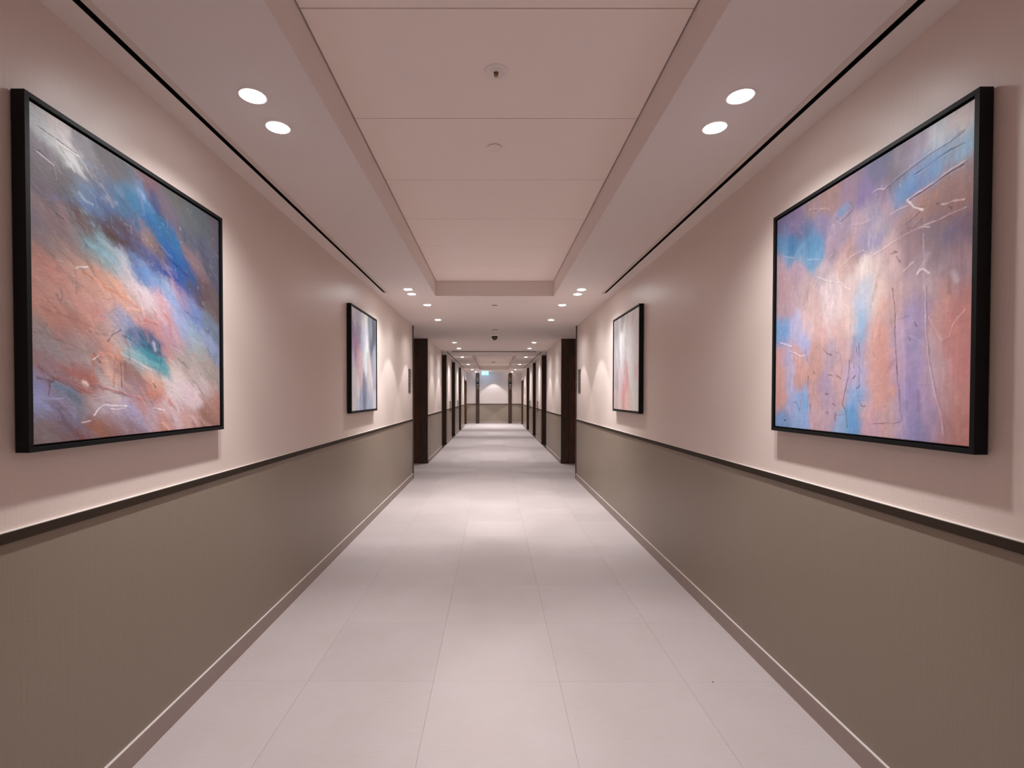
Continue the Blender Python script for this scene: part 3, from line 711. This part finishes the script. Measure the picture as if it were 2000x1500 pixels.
PAINT_STROKES = {
'L1': [
([(390, 877), (453, 866), (536, 830)], 0.055, (18,84,117), 0.85, 0.2),
([(480, 838), (565, 800), (626, 759)], 0.05, (18,69,114), 0.9, 0.3),
([(610, 765), (674, 711), (707, 678)], 0.038, (18,60,115), 0.9, 0.3),
([(548, 668), (624, 647), (700, 629)], 0.025, (18,51,111), 0.8, 0.3),
([(693, 643), (699, 580)], 0.008, (22,59,112), 0.7, 0.2),
([(523, 937), (557, 896)], 0.025, (18,36,79), 0.7, 0.3),
([(454, 916), (481, 901)], 0.02, (97,120,152), 0.8, 0.5),
([(330, 888), (365, 873)], 0.016, (92,119,148), 0.7, 0.4),
([(172, 805), (201, 785), (227, 783)], 0.012, (146,167,195), 0.7, 0.5),
([(74, 756), (172, 773), (273, 771)], 0.02, (72,98,145), 0.5, 0.2),
([(27, 943), (83, 936), (167, 930)], 0.004, (85,85,105), 0.9, -0.5),
([(27, 937), (87, 930), (174, 923)], 0.004, (241,241,241), 0.8, 0.6),
([(88, 996), (92, 957)], 0.004, (241,241,241), 0.7, 0.5),
([(85, 924), (134, 925)], 0.008, (241,241,241), 0.8, 0.6),
([(26, 866), (82, 850)], 0.004, (231,217,232), 0.8, 0.6),
([(29, 872), (58, 863)], 0.005, (66,58,69), 0.8, -0.4),
([(102, 918), (137, 889)], 0.005, (77,65,75), 0.7, -0.4),
([(564, 747), (625, 712), (749, 669)], 0.005, (18,24,72), 0.9, -0.5),
([(573, 756), (641, 723)], 0.003, (100,112,144), 0.7, 0.5),
([(578, 695), (640, 671)], 0.01, (102,103,129), 0.7, 0.4),
([(565, 639), (564, 553)], 0.004, (43,53,84), 0.7, -0.3),
([(630, 638), (629, 577)], 0.004, (58,60,98), 0.6, -0.3),
([(709, 848), (737, 825), (731, 877)], 0.006, (25,46,60), 0.7, -0.3),
([(143, 723), (200, 696)], 0.008, (60,37,37), 0.8, 0.3),
([(90, 703), (116, 699)], 0.006, (60,41,45), 0.8, 0.3),
([(126, 739), (251, 738), (363, 707)], 0.018, (76,44,39), 0.55, 0.2),
([(251, 713), (328, 701), (375, 702)], 0.016, (68,37,25), 0.6, 0.2),
([(200, 672), (271, 645)], 0.01, (107,98,109), 0.5, 0.2),
([(209, 659), (271, 636), (350, 615)], 0.02, (124,171,185), 0.6, 0.3),
([(367, 1000), (482, 971)], 0.006, (101,98,117), 0.6, 0.4),
([(193, 885), (275, 881)], 0.006, (98,86,99), 0.6, 0.4),
([(192, 551), (259, 533), (379, 501), (474, 465)], 0.007, (192,115,82), 0.8, 0.2),
([(165, 551), (184, 562), (206, 572)], 0.005, (241,236,236), 0.9, 0.7),
([(161, 542), (160, 476)], 0.003, (112,74,81), 0.7, -0.4),
([(99, 481), (106, 460), (100, 444)], 0.008, (114,93,106), 0.7, 0.5),
([(87, 456), (98, 436)], 0.008, (121,101,120), 0.7, 0.4),
([(112, 446), (144, 426)], 0.007, (139,149,155), 0.6, 0.2),
([(29, 408), (129, 392), (267, 367)], 0.008, (144,103,91), 0.5, -0.2),
([(24, 329), (93, 318), (184, 292)], 0.008, (122,108,103), 0.5, -0.2),
([(291, 332), (307, 354), (330, 375), (351, 388)], 0.005, (72,54,75), 0.9, 0.5),
([(297, 439), (348, 470)], 0.003, (114,92,107), 0.7, 0.4),
([(247, 422), (383, 426)], 0.003, (149,147,166), 0.7, 0.3),
([(277, 469), (286, 459)], 0.006, (99,76,91), 0.8, 0.3),
([(395, 379), (473, 374), (544, 359)], 0.04, (58,71,105), 0.75, 0.3),
([(412, 339), (486, 333), (555, 320)], 0.02, (38,66,97), 0.8, 0.3),
([(427, 324), (491, 305), (560, 291)], 0.016, (24,126,139), 0.85, 0.4),
([(376, 305), (458, 286), (548, 260)], 0.018, (100,158,166), 0.8, 0.4),
([(345, 297), (432, 269), (548, 235)], 0.008, (172,175,179), 0.7, 0.5),
([(555, 368), (561, 305), (551, 235)], 0.005, (26,50,68), 0.8, 0.4),
([(523, 351), (529, 332)], 0.016, (153,151,163), 0.8, 0.6),
([(358, 369), (412, 352)], 0.006, (30,45,70), 0.7, 0.4),
([(224, 279), (226, 181)], 0.012, (181,115,93), 0.7, 0.4),
([(245, 284), (333, 279)], 0.012, (209,137,111), 0.7, 0.4),
([(276, 263), (304, 208)], 0.02, (218,166,145), 0.7, 0.3),
([(322, 287), (313, 182)], 0.01, (164,101,86), 0.7, 0.4),
([(347, 262), (355, 174)], 0.008, (113,79,79), 0.8, 0.5),
([(369, 263), (375, 210)], 0.015, (119,92,87), 0.8, 0.4),
([(228, 288), (255, 256)], 0.008, (108,84,90), 0.7, 0.5),
([(220, 266), (249, 281)], 0.004, (229,218,212), 0.8, 0.6),
([(17, 232), (69, 202), (176, 158)], 0.006, (134,88,84), 0.8, 0.4),
([(91, 201), (163, 172), (222, 156)], 0.007, (182,95,83), 0.8, 0.5),
([(218, 181), (286, 168), (374, 149)], 0.012, (131,97,103), 0.7, 0.5),
([(264, 173), (379, 150), (511, 123)], 0.006, (182,109,104), 0.7, 0.5),
([(16, 199), (74, 190)], 0.007, (89,64,76), 0.8, 0.4),
([(62, 190), (57, 149)], 0.006, (101,78,101), 0.7, 0.3),
([(82, 176), (126, 161), (172, 140)], 0.018, (82,134,164), 0.7, 0.3),
([(135, 148), (172, 132)], 0.015, (98,96,102), 0.7, 0.3),
([(183, 188), (198, 177)], 0.014, (232,216,210), 0.8, 0.7),
([(223, 80), (242, 98), (261, 110), (374, 107)], 0.006, (235,225,230), 0.8, 0.7),
([(296, 96), (366, 100)], 0.005, (226,215,225), 0.7, 0.6),
([(99, 103), (116, 64), (143, 47)], 0.016, (99,84,96), 0.6, 0.4),
([(181, 61), (210, 60)], 0.004, (229,212,212), 0.7, 0.5),
([(447, 212), (512, 185)], 0.007, (159,94,79), 0.7, 0.5),
([(492, 156), (523, 142)], 0.016, (179,108,88), 0.8, 0.4),
([(443, 137), (469, 85)], 0.02, (182,124,108), 0.7, 0.5),
([(521, 195), (535, 181)], 0.008, (96,64,69), 0.8, 0.5),
([(526, 126), (546, 142)], 0.006, (101,78,89), 0.8, 0.5),
([(525, 97), (585, 81)], 0.006, (231,220,225), 0.8, 0.6),
([(668, 307), (709, 290), (747, 267)], 0.007, (112,105,100), 0.7, -0.3),
([(783, 215), (840, 171), (912, 120)], 0.005, (121,104,109), 0.8, -0.3),
([(726, 515), (758, 505)], 0.006, (31,43,77), 0.8, 0.4),
([(768, 500), (852, 498)], 0.01, (78,92,129), 0.7, 0.4),
([(883, 456), (925, 450)], 0.012, (58,60,60), 0.7, 0.3),
([(590, 478), (621, 463), (636, 383)], 0.012, (158,96,91), 0.6, 0.4),
([(474, 440), (545, 431), (559, 404)], 0.01, (160,95,86), 0.7, 0.4),
([(773, 336), (818, 324)], 0.008, (150,113,113), 0.7, 0.3)],
'R1': [
([(971, 886), (927, 890), (850, 879), (799, 873)], 0.005, (62,87,117), 0.9, -0.6),
([(969, 925), (927, 917), (858, 914), (768, 902), (687, 881), (658, 877)], 0.0045, (85,95,120), 0.8, 0.7),
([(927, 917), (953, 927), (971, 927)], 0.004, (107,123,151), 0.7, -0.4),
([(974, 832), (920, 828), (844, 813), (770, 800)], 0.006, (192,156,173), 0.8, 0.8),
([(970, 827), (916, 823), (840, 808), (774, 793)], 0.004, (70,65,91), 0.8, -0.5),
([(938, 904), (874, 880), (794, 863), (740, 827)], 0.05, (87,140,196), 0.35, 0.2),
([(770, 798), (795, 767), (829, 742)], 0.006, (220,201,200), 0.9, 0.9),
([(795, 772), (814, 757), (836, 750)], 0.003, (101,68,74), 0.7, -0.4),
([(890, 738), (914, 731), (941, 728), (971, 722)], 0.005, (224,192,187), 0.8, 0.8),
([(881, 744), (893, 737)], 0.007, (82,60,60), 0.8, -0.5),
([(921, 719), (930, 708)], 0.005, (83,57,61), 0.8, -0.5),
([(768, 708), (761, 723), (786, 731), (805, 737), (814, 744)], 0.004, (96,69,87), 0.8, 0.5),
([(764, 706), (796, 702), (815, 713), (826, 720)], 0.004, (94,67,85), 0.8, 0.5),
([(815, 689), (837, 689), (855, 681)], 0.005, (211,191,196), 0.8, 0.8),
([(976, 697), (885, 692), (837, 694), (734, 683), (607, 653)], 0.004, (206,177,176), 0.8, 0.7),
([(695, 777), (736, 782), (772, 779)], 0.004, (193,169,165), 0.7, 0.6),
([(610, 890), (638, 891), (672, 875)], 0.005, (158,139,151), 0.8, 0.7),
([(834, 667), (838, 557), (840, 494)], 0.004, (199,179,189), 0.7, 0.5),
([(840, 494), (844, 416), (848, 353), (863, 244), (886, 152), (906, 92), (915, 27)], 0.005, (228,209,219), 0.85, 0.9),
([(846, 493), (850, 353), (868, 241), (892, 152), (911, 92), (920, 31)], 0.004, (139,113,134), 0.6, -0.5),
([(814, 544), (825, 554), (839, 550), (857, 532)], 0.007, (237,223,223), 0.9, 1),
([(856, 399), (905, 319), (932, 328), (943, 363), (977, 398)], 0.005, (234,194,189), 0.7, 0.7),
([(712, 522), (722, 453), (729, 302), (739, 201), (752, 118), (759, 69), (755, 59)], 0.004, (100,71,76), 0.9, -0.6),
([(759, 62), (718, 53), (697, 55), (618, 46)], 0.004, (117,82,82), 0.8, 0.5),
([(760, 381), (766, 249), (774, 37)], 0.004, (191,177,208), 0.7, 0.4),
([(804, 391), (813, 374)], 0.004, (83,66,86), 0.8, 0.4),
([(780, 343), (790, 334)], 0.005, (88,76,100), 0.8, 0.4),
([(789, 348), (822, 328), (840, 311)], 0.004, (203,189,212), 0.7, 0.6),
([(767, 298), (806, 167), (803, 39)], 0.03, (156,145,193), 0.3, 0.1),
([(934, 518), (953, 491)], 0.018, (216,206,217), 0.6, 0.4),
([(854, 514), (869, 458)], 0.018, (215,196,201), 0.5, 0.4),
([(503, 283), (503, 254), (499, 216), (468, 118), (490, 84), (500, 23)], 0.0045, (82,58,80), 0.9, -0.6),
([(431, 82), (426, 65), (429, 46)], 0.0045, (76,56,69), 0.9, -0.5),
([(432, 70), (490, 78)], 0.004, (122,99,125), 0.7, 0.4),
([(351, 347), (376, 324), (401, 318)], 0.0045, (88,55,59), 0.8, 0.5),
([(418, 329), (453, 314), (465, 266), (460, 223)], 0.003, (127,92,99), 0.7, 0.4),
([(550, 269), (563, 246), (556, 215), (562, 187), (547, 178)], 0.004, (86,71,96), 0.8, 0.5),
([(554, 350), (557, 298)], 0.0045, (67,61,89), 0.8, 0.4),
([(541, 333), (545, 303)], 0.004, (75,65,93), 0.8, 0.4),
([(524, 272), (530, 255)], 0.005, (63,57,86), 0.8, 0.4),
([(536, 225), (525, 216)], 0.005, (66,59,85), 0.8, 0.4),
([(565, 131), (571, 113), (583, 110), (595, 114)], 0.0045, (88,63,76), 0.9, 0.5),
([(545, 411), (562, 436), (559, 460)], 0.02, (136,166,191), 0.6, 0.2),
([(231, 362), (236, 322), (253, 291)], 0.004, (110,75,82), 0.8, 0.4),
([(112, 355), (159, 337), (196, 323), (235, 327)], 0.005, (196,180,179), 0.8, 0.8),
([(34, 405), (88, 387), (128, 372)], 0.006, (190,185,199), 0.8, 0.7),
([(251, 235), (252, 187)], 0.005, (98,51,51), 0.8, 0.4),
([(285, 257), (295, 246)], 0.005, (84,46,46), 0.8, 0.4),
([(384, 238), (408, 233)], 0.005, (87,61,73), 0.8, 0.4),
([(437, 232), (460, 218)], 0.005, (89,63,74), 0.8, 0.4),
([(370, 159), (382, 159)], 0.007, (75,52,60), 0.8, 0.4),
([(375, 83), (384, 78)], 0.007, (76,56,69), 0.8, 0.4),
([(410, 119), (428, 113)], 0.005, (117,86,86), 0.8, 0.4),
([(270, 114), (275, 73)], 0.005, (91,57,66), 0.7, 0.3),
([(170, 125), (193, 85)], 0.0045, (90,87,105), 0.8, 0.4),
([(74, 34), (83, 34)], 0.008, (48,42,54), 0.8, 0.4),
([(437, 873), (481, 883)], 0.03, (77,107,136), 0.95, 0.3),
([(420, 867), (443, 839), (482, 849), (514, 863), (508, 888), (489, 903)], 0.0045, (50,54,81), 0.8, 0.7),
([(426, 851), (449, 829)], 0.006, (136,134,146), 0.7, 0.6),
([(272, 947), (312, 940), (359, 926), (384, 909)], 0.005, (127,106,103), 0.8, 0.8),
([(262, 950), (295, 940)], 0.005, (71,45,46), 0.8, 0.4),
([(201, 844), (298, 819), (347, 767), (332, 730)], 0.018, (54,96,123), 0.5, 0.3),
([(151, 781), (180, 806), (212, 825)], 0.018, (87,119,145), 0.5, 0.5),
([(72, 803), (139, 780)], 0.006, (144,138,155), 0.8, 0.8),
([(238, 746), (325, 722)], 0.007, (115,131,150), 0.8, 0.7),
([(192, 935), (214, 916)], 0.008, (109,97,125), 0.7, 0.6),
([(156, 914), (204, 871)], 0.006, (103,98,129), 0.6, 0.6),
([(517, 804), (556, 792), (605, 789)], 0.004, (159,139,139), 0.8, 0.7),
([(452, 657), (506, 681), (570, 691), (619, 658)], 0.005, (174,148,141), 0.8, 0.8),
([(424, 625), (476, 574), (509, 552)], 0.004, (188,180,173), 0.8, 0.9),
([(301, 655), (365, 623), (453, 595)], 0.006, (175,164,160), 0.7, 0.9),
([(334, 605), (351, 520), (343, 438)], 0.008, (175,161,160), 0.6, 0.6),
([(412, 529), (450, 463), (471, 401)], 0.006, (182,164,160), 0.6, 0.5),
([(727, 626), (740, 607)], 0.006, (105,80,85), 0.8, 0.5),
([(702, 643), (729, 639), (714, 648)], 0.004, (107,82,87), 0.7, 0.5),
([(760, 569), (798, 586)], 0.006, (213,195,194), 0.8, 0.8)],
'L2': [
([(101, 791), (151, 607), (238, 421)], 0.03, (189,156,183), 0.35, 0.4),
([(472, 790), (510, 590), (549, 386)], 0.06, (235,241,241), 0.4, 0.4),
([(447, 356), (486, 229), (463, 50)], 0.04, (101,113,144), 0.5, 0.4),
([(838, 891), (883, 787), (813, 670)], 0.05, (52,59,68), 0.5, 0.4),
([(614, 598), (633, 416)], 0.02, (203,183,183), 0.6, 0.5),
([(243, 810), (274, 324)], 0.01, (138,138,173), 0.5, 0.4),
([(351, 526), (311, 350)], 0.015, (227,177,181), 0.6, 0.5)],
'R2': [
([(419, 861), (404, 601), (386, 445)], 0.07, (223,221,221), 0.4, 0.4),
([(529, 360), (516, 78)], 0.025, (221,163,163), 0.25, 0.4),
([(664, 330), (685, 180)], 0.02, (241,193,189), 0.5, 0.5),
([(901, 796), (909, 416)], 0.04, (241,231,233), 0.4, 0.3),
([(126, 415), (151, 320)], 0.015, (126,108,118), 0.6, 0.4),
([(795, 945), (743, 890)], 0.02, (171,156,164), 0.6, 0.4),
([(283, 343), (332, 49)], 0.01, (176,146,146), 0.6, 0.4)],
}

def lin(c):
    c = np.asarray(c, float) / 255.0
    return np.where(c <= 0.04045, c / 12.92, ((c + 0.055) / 1.055) ** 2.4)

def vnoise(N, cu, cv, seed, rot=0.0):
    rng = np.random.RandomState(seed)
    g = rng.rand(96, 96)
    a = np.linspace(0, 1, N)
    U, V = np.meshgrid(a, a, indexing='ij')
    c, s = math.cos(rot), math.sin(rot)
    x = (U * c + V * s) * cu + 40; y = (-U * s + V * c) * cv + 40
    xi, yi = np.floor(x).astype(int), np.floor(y).astype(int)
    fx, fy = x - xi, y - yi
    fx, fy = fx * fx * (3 - 2 * fx), fy * fy * (3 - 2 * fy)
    G = lambda i, j: g[i % 96, j % 96]
    return (G(xi, yi) * (1 - fx) * (1 - fy) + G(xi + 1, yi) * fx * (1 - fy) + G(xi, yi + 1) * (1 - fx) * fy + G(xi + 1, yi + 1) * fx * fy) - 0.5
def fbm(N, cu, cv, seed, rot=0.0, oct=4):
    return sum(vnoise(N, cu * 2 ** k, cv * 2 ** k, seed + k * 7, rot) / 1.8 ** k for k in range(oct))

def paint_picture(key, N, rot, aniso, sigma, gain, warp, seed, squiggles):
    drag = {'L1': 1.0, 'R1': 0.6, 'L2': 1.3, 'R2': 1.2}[key]
    a = np.linspace(0, 1, N)
    U, V = np.meshgrid(a, a, indexing='ij')
    wu = U + warp * fbm(N, 7, 7, seed) + warp * 0.5 * fbm(N, 30, 30, seed + 50, rot, 3)
    wv = V + warp * fbm(N, 7, 7, seed + 100) + warp * 0.5 * fbm(N, 30, 30, seed + 150, rot, 3)
    P = PAINT_POINTS[key]
    pu = np.array([p[0] for p in P]) / 1000.0; pv = np.array([p[1] for p in P]) / 1000.0
    pc = np.array([lin(p[2:]) for p in P])
    c, s = math.cos(rot), math.sin(rot)
    acc = np.zeros((N, N, 3)); ws = np.zeros((N, N)) + 1e-12
    for i in range(len(P)):
        du, dv = wu - pu[i], wv - pv[i]
        x = (du * c + dv * s) / aniso; y = -du * s + dv * c
        d2 = (x * x + y * y) / sigma ** 2
        w = np.exp(-d2 * 1.2) + 0.02 / (1 + d2 * d2)
        w = w * (1 if d2.size else 1)
        acc += w[..., None] * pc[i]; ws += w
    C = acc / ws[..., None]
    Hh = 0.00025 * fbm(N, 18, 60, seed + 300, rot, 3)
    # bristle variation
    st = fbm(N, 10, 90, seed + 400, rot, 3)
    C *= (1 + 0.13 * st)[..., None]
    mot = fbm(N, 26, 26, seed + 500, 0, 3)
    C *= (1 + np.stack([0.10 * mot, 0.07 * mot, 0.04 * mot], -1))
    edge_n = fbm(N, 70, 70, seed + 600, rot, 2)
    # dry-brush drag: colours pulled from neighbouring patches along ragged streaks
    I, J = np.meshgrid(np.arange(N), np.arange(N), indexing='ij')
    for q, (reach, fu, fv, amt) in enumerate(((0.10, 9, 60, 0.55), (0.05, 24, 120, 0.5), (0.03, 60, 60, 0.4))):
        sh = fbm(N, 5, 8, seed + 700 + q, rot, 2) * reach * 2 * N
        sl = fbm(N, 12, 12, seed + 720 + q, rot, 2) * reach * 0.6 * N
        ii = np.clip((I + sh * c - sl * s).astype(int), 0, N - 1); jj = np.clip((J + sh * s + sl * c).astype(int), 0, N - 1)
        mk = np.clip((fbm(N, fu, fv, seed + 740 + q, rot, 3) - 0.05) * 4.0, 0, 1) * amt * drag
        C = C * (1 - mk[..., None]) + C[ii, jj] * mk[..., None]
    sp = np.clip((fbm(N, 55, 90, seed + 800, rot, 2) - 0.38) * 5, 0, 1) * 0.35 * drag
    C = C * (1 - sp[..., None] * 0.55)
    sp = np.clip((fbm(N, 50, 80, seed + 820, rot, 2) - 0.42) * 5, 0, 1) * 0.3 * drag
    C = C + sp[..., None] * 0.25 * (1 - C)
    def stroke(pts, w, col, al, rel, soft=0.4):
        nonlocal C, Hh
        pts = np.array(pts)
        m = w * 2.5 + 0.02
        u0, u1 = max(0, int((pts[:, 0].min() - m) * N)), min(N, int((pts[:, 0].max() + m) * N) + 1)
        v0, v1 = max(0, int((pts[:, 1].min() - m) * N)), min(N, int((pts[:, 1].max() + m) * N) + 1)
        if u1 <= u0 or v1 <= v0: return
        uu, vv = wu[u0:u1, v0:v1] * 0.35 + U[u0:u1, v0:v1] * 0.65, wv[u0:u1, v0:v1] * 0.35 + V[u0:u1, v0:v1] * 0.65
        d = np.full(uu.shape, 9.0)
        for A, B in zip(pts, pts[1:]):
            e = B - A; L2 = max(1e-9, (e ** 2).sum())
            t = np.clip(((uu - A[0]) * e[0] + (vv - A[1]) * e[1]) / L2, 0, 1)
            d = np.minimum(d, np.hypot(uu - A[0] - t * e[0], vv - A[1] - t * e[1]))
        hw = max(w / 2, 0.7 / N)
        d = d + edge_n[u0:u1, v0:v1] * hw * 0.9
        k = np.clip((hw * (1 + soft) - d) / (hw * 2 * soft), 0, 1); k = k * k * (3 - 2 * k)
        if w > 0.012:
            k *= np.clip(0.75 + 0.9 * st[u0:u1, v0:v1], 0.25, 1)
        if w <= 0.012:
            k *= np.clip(0.85 + 0.8 * mot[u0:u1, v0:v1], 0.3, 1)
        k *= al * (0.9 if w <= 0.012 else 1.0)
        C[u0:u1, v0:v1] = C[u0:u1, v0:v1] * (1 - k[..., None]) + np.asarray(col) * k[..., None]
        Hh[u0:u1, v0:v1] += rel * 0.001 * k
    for pts, w, cc, al, rel in PAINT_STROKES[key]:
        soft = 0.9 if w > 0.012 else 0.5
        stroke([(a / 1000.0, b / 1000.0) for a, b in pts], w, lin(cc), al, rel, soft)
    rng = random.Random(seed)
    knife = {'L1': 420, 'R1': 110, 'L2': 160, 'R2': 160}[key]
    for _ in range(knife):
        u, v = rng.uniform(0.02, 0.98), rng.uniform(0.02, 0.98)
        ang = rng.gauss(rot, 0.35); L = rng.uniform(0.02, 0.09)
        off = rng.gauss(0, 0.045); off2 = rng.gauss(0, 0.02)
        i = min(N - 1, max(0, int((u + off * c - off2 * s) * N))); j = min(N - 1, max(0, int((v + off * s + off2 * c) * N)))
        col = np.clip(C[i, j] * rng.choice((0.6, 0.8, 1.0, 1.15, 1.3)), 0.01, 0.85)
        bend = rng.uniform(-0.3, 0.3)
        pts = [(u, v), (u + L / 2 * math.cos(ang), v + L / 2 * math.sin(ang)),
               (u + L / 2 * math.cos(ang) + L / 2 * math.cos(ang + bend), v + L / 2 * math.sin(ang) + L / 2 * math.sin(ang + bend))]
        stroke(pts, rng.uniform(0.004, 0.020), col, rng.uniform(0.25, 0.6), rng.uniform(-0.2, 0.5), 0.7)
    for _ in range(squiggles):
        u, v = rng.uniform(0.03, 0.97), rng.uniform(0.03, 0.97)
        i, j = int(u * (N - 1)), int(v * (N - 1))
        base = C[i, j]
        ang = rng.gauss(rot, 0.5 if squiggles > 60 else 1.2); L = rng.uniform(0.008, 0.05)
        pts = [(u, v)]
        for q in range(3):
            ang += rng.uniform(-0.5, 0.5)
            pts.append((pts[-1][0] + L / 3 * math.cos(ang), pts[-1][1] + L / 3 * math.sin(ang)))
        dark = rng.random() < 0.55
        col = base * (0.45 if dark else 1.0) + (0 if dark else 0.15)
        stroke(pts, rng.uniform(0.0015, 0.004), np.clip(col, 0, 0.8), rng.uniform(0.2, 0.6), -0.4 if dark else 0.6, 0.5)
    C = np.clip(C * gain, 0.006, 0.88)
    return C, Hh

def make_painting(key, s, yc, label, N, rot, aniso, sigma, gain, warp, seed, squiggles, streak):
    """square canvas in a deep black float frame hung on a side wall"""
    w = WL if s < 0 else WR
    half = 0.4905; hz = 0.5015; depth = 0.042; fw = 0.0145
    zc = 1.2005 + hz
    t = tag(root('framed_painting', (w, yc, zc), 0), label, 'painting')
    d = -s
    def B(a, b, ya, yb, za, zb):
        xa, xb = d * a, d * b
        return (min(xa, xb), max(xa, xb), ya, yb, za, zb)
    bm = bmesh.new()
    add_box(bm, *B(0.004, depth, -half, half, hz - fw, hz), bevel=0.0008)
    add_box(bm, *B(0.004, depth, -half, half, -hz, -hz + fw), bevel=0.0008)
    add_box(bm, *B(0.004, depth, -half, -half + fw, -hz + fw, hz - fw), bevel=0.0008)
    add_box(bm, *B(0.004, depth, half - fw, half, -hz + fw, hz - fw), bevel=0.0008)
    mesh_obj('frame', bm, M['black'], t)
    box('backing', B(0.003, 0.010, -half + 0.004, half - 0.004, -hz + 0.004, hz - 0.004), M['backing'], t)
    box('stretcher', B(0.010, 0.030, -half + 0.021, half - 0.021, -hz + 0.021, hz - 0.021), M['backing'], t)
    C, Hh = paint_picture(key, N, rot, aniso, sigma, gain, warp, seed, squiggles)
    g = 0.020
    a = np.linspace(0, 1, N)
    U, V = np.meshgrid(a, a, indexing='ij')
    yy = (-half + g) + U * (2 * half - 2 * g)
    if s > 0: yy = -yy
    zz = (-hz + g) + V * (2 * hz - 2 * g)
    # the picture data spans the outer frame; resample nothing, the inset is 2 percent
    xx = d * (0.0345 + np.clip(Hh, -0.002, 0.003))
    co = np.stack([xx, yy, zz], -1).reshape(-1, 3)
    idx = np.arange(N * N).reshape(N, N)
    q = np.stack([idx[:-1, :-1], idx[1:, :-1], idx[1:, 1:], idx[:-1, 1:]], -1).reshape(-1, 4)
    # rim folding back to the stretcher
    me = bpy.data.meshes.new('canvas')
    nf = len(q)
    border = np.concatenate([idx[:, 0], idx[-1, 1:], idx[-2::-1, -1], idx[0, -2:0:-1]])
    rim = co[border].copy(); rim[:, 0] = d * 0.030
    allco = np.concatenate([co, rim])
    nb = len(border); ri = np.arange(nb) + N * N
    nxt = np.roll(border, -1); rn = np.roll(ri, -1)
    q2 = np.stack([border, ri, rn, nxt], -1)
    Q = np.concatenate([q, q2])
    me.vertices.add(len(allco)); me.vertices.foreach_set('co', allco.astype(np.float32).ravel())
    me.loops.add(len(Q) * 4); me.loops.foreach_set('vertex_index', Q.astype(np.int32).ravel())
    me.polygons.add(len(Q)); me.polygons.foreach_set('loop_start', (np.arange(len(Q)) * 4).astype(np.int32))
    me.update(calc_edges=True)
    at = me.color_attributes.new('paint', 'FLOAT_COLOR', 'POINT')
    cc = np.ones((len(allco), 4), np.float32); cc[:N * N, :3] = C.reshape(-1, 3); cc[N * N:, :3] = C.reshape(-1, 3)[border]
    at.data.foreach_set('color', cc.ravel())
    me.polygons.foreach_set('use_smooth', np.ones(len(Q), bool))
    me.materials.append(paint_mat('oil_paint_' + key, streak, 5 if aniso > 1.2 else 1.4))
    o = link(bpy.data.objects.new('canvas', me), t)
    # make the normals face the corridor
    me.update()
    if me.polygons[nf // 2].normal.x * d < 0:
        me.flip_normals()
    return t

D = math.radians
make_painting('L1', -1, 1.8445, 'large square abstract painting with blue diagonal sweep, near left wall, black frame', 520, D(-38), 1.8, 0.033, 1.0, 0.026, 3, 110, 38)
make_painting('R1', 1, 1.8325, 'large square pink and peach abstract painting with blue patches, near right wall, black frame', 420, D(90), 1.15, 0.037, 1.0, 0.014, 11, 60, 90)
make_painting('L2', -1, 4.9235, 'smaller-looking white, grey and lilac abstract painting farther along the left wall', 220, D(90), 2.0, 0.045, 1.0, 0.03, 21, 40, 90)
make_painting('R2', 1, 4.935, 'smaller-looking white and pale pink abstract painting farther along the right wall', 220, D(90), 1.8, 0.05, 1.0, 0.03, 31, 40, 90)
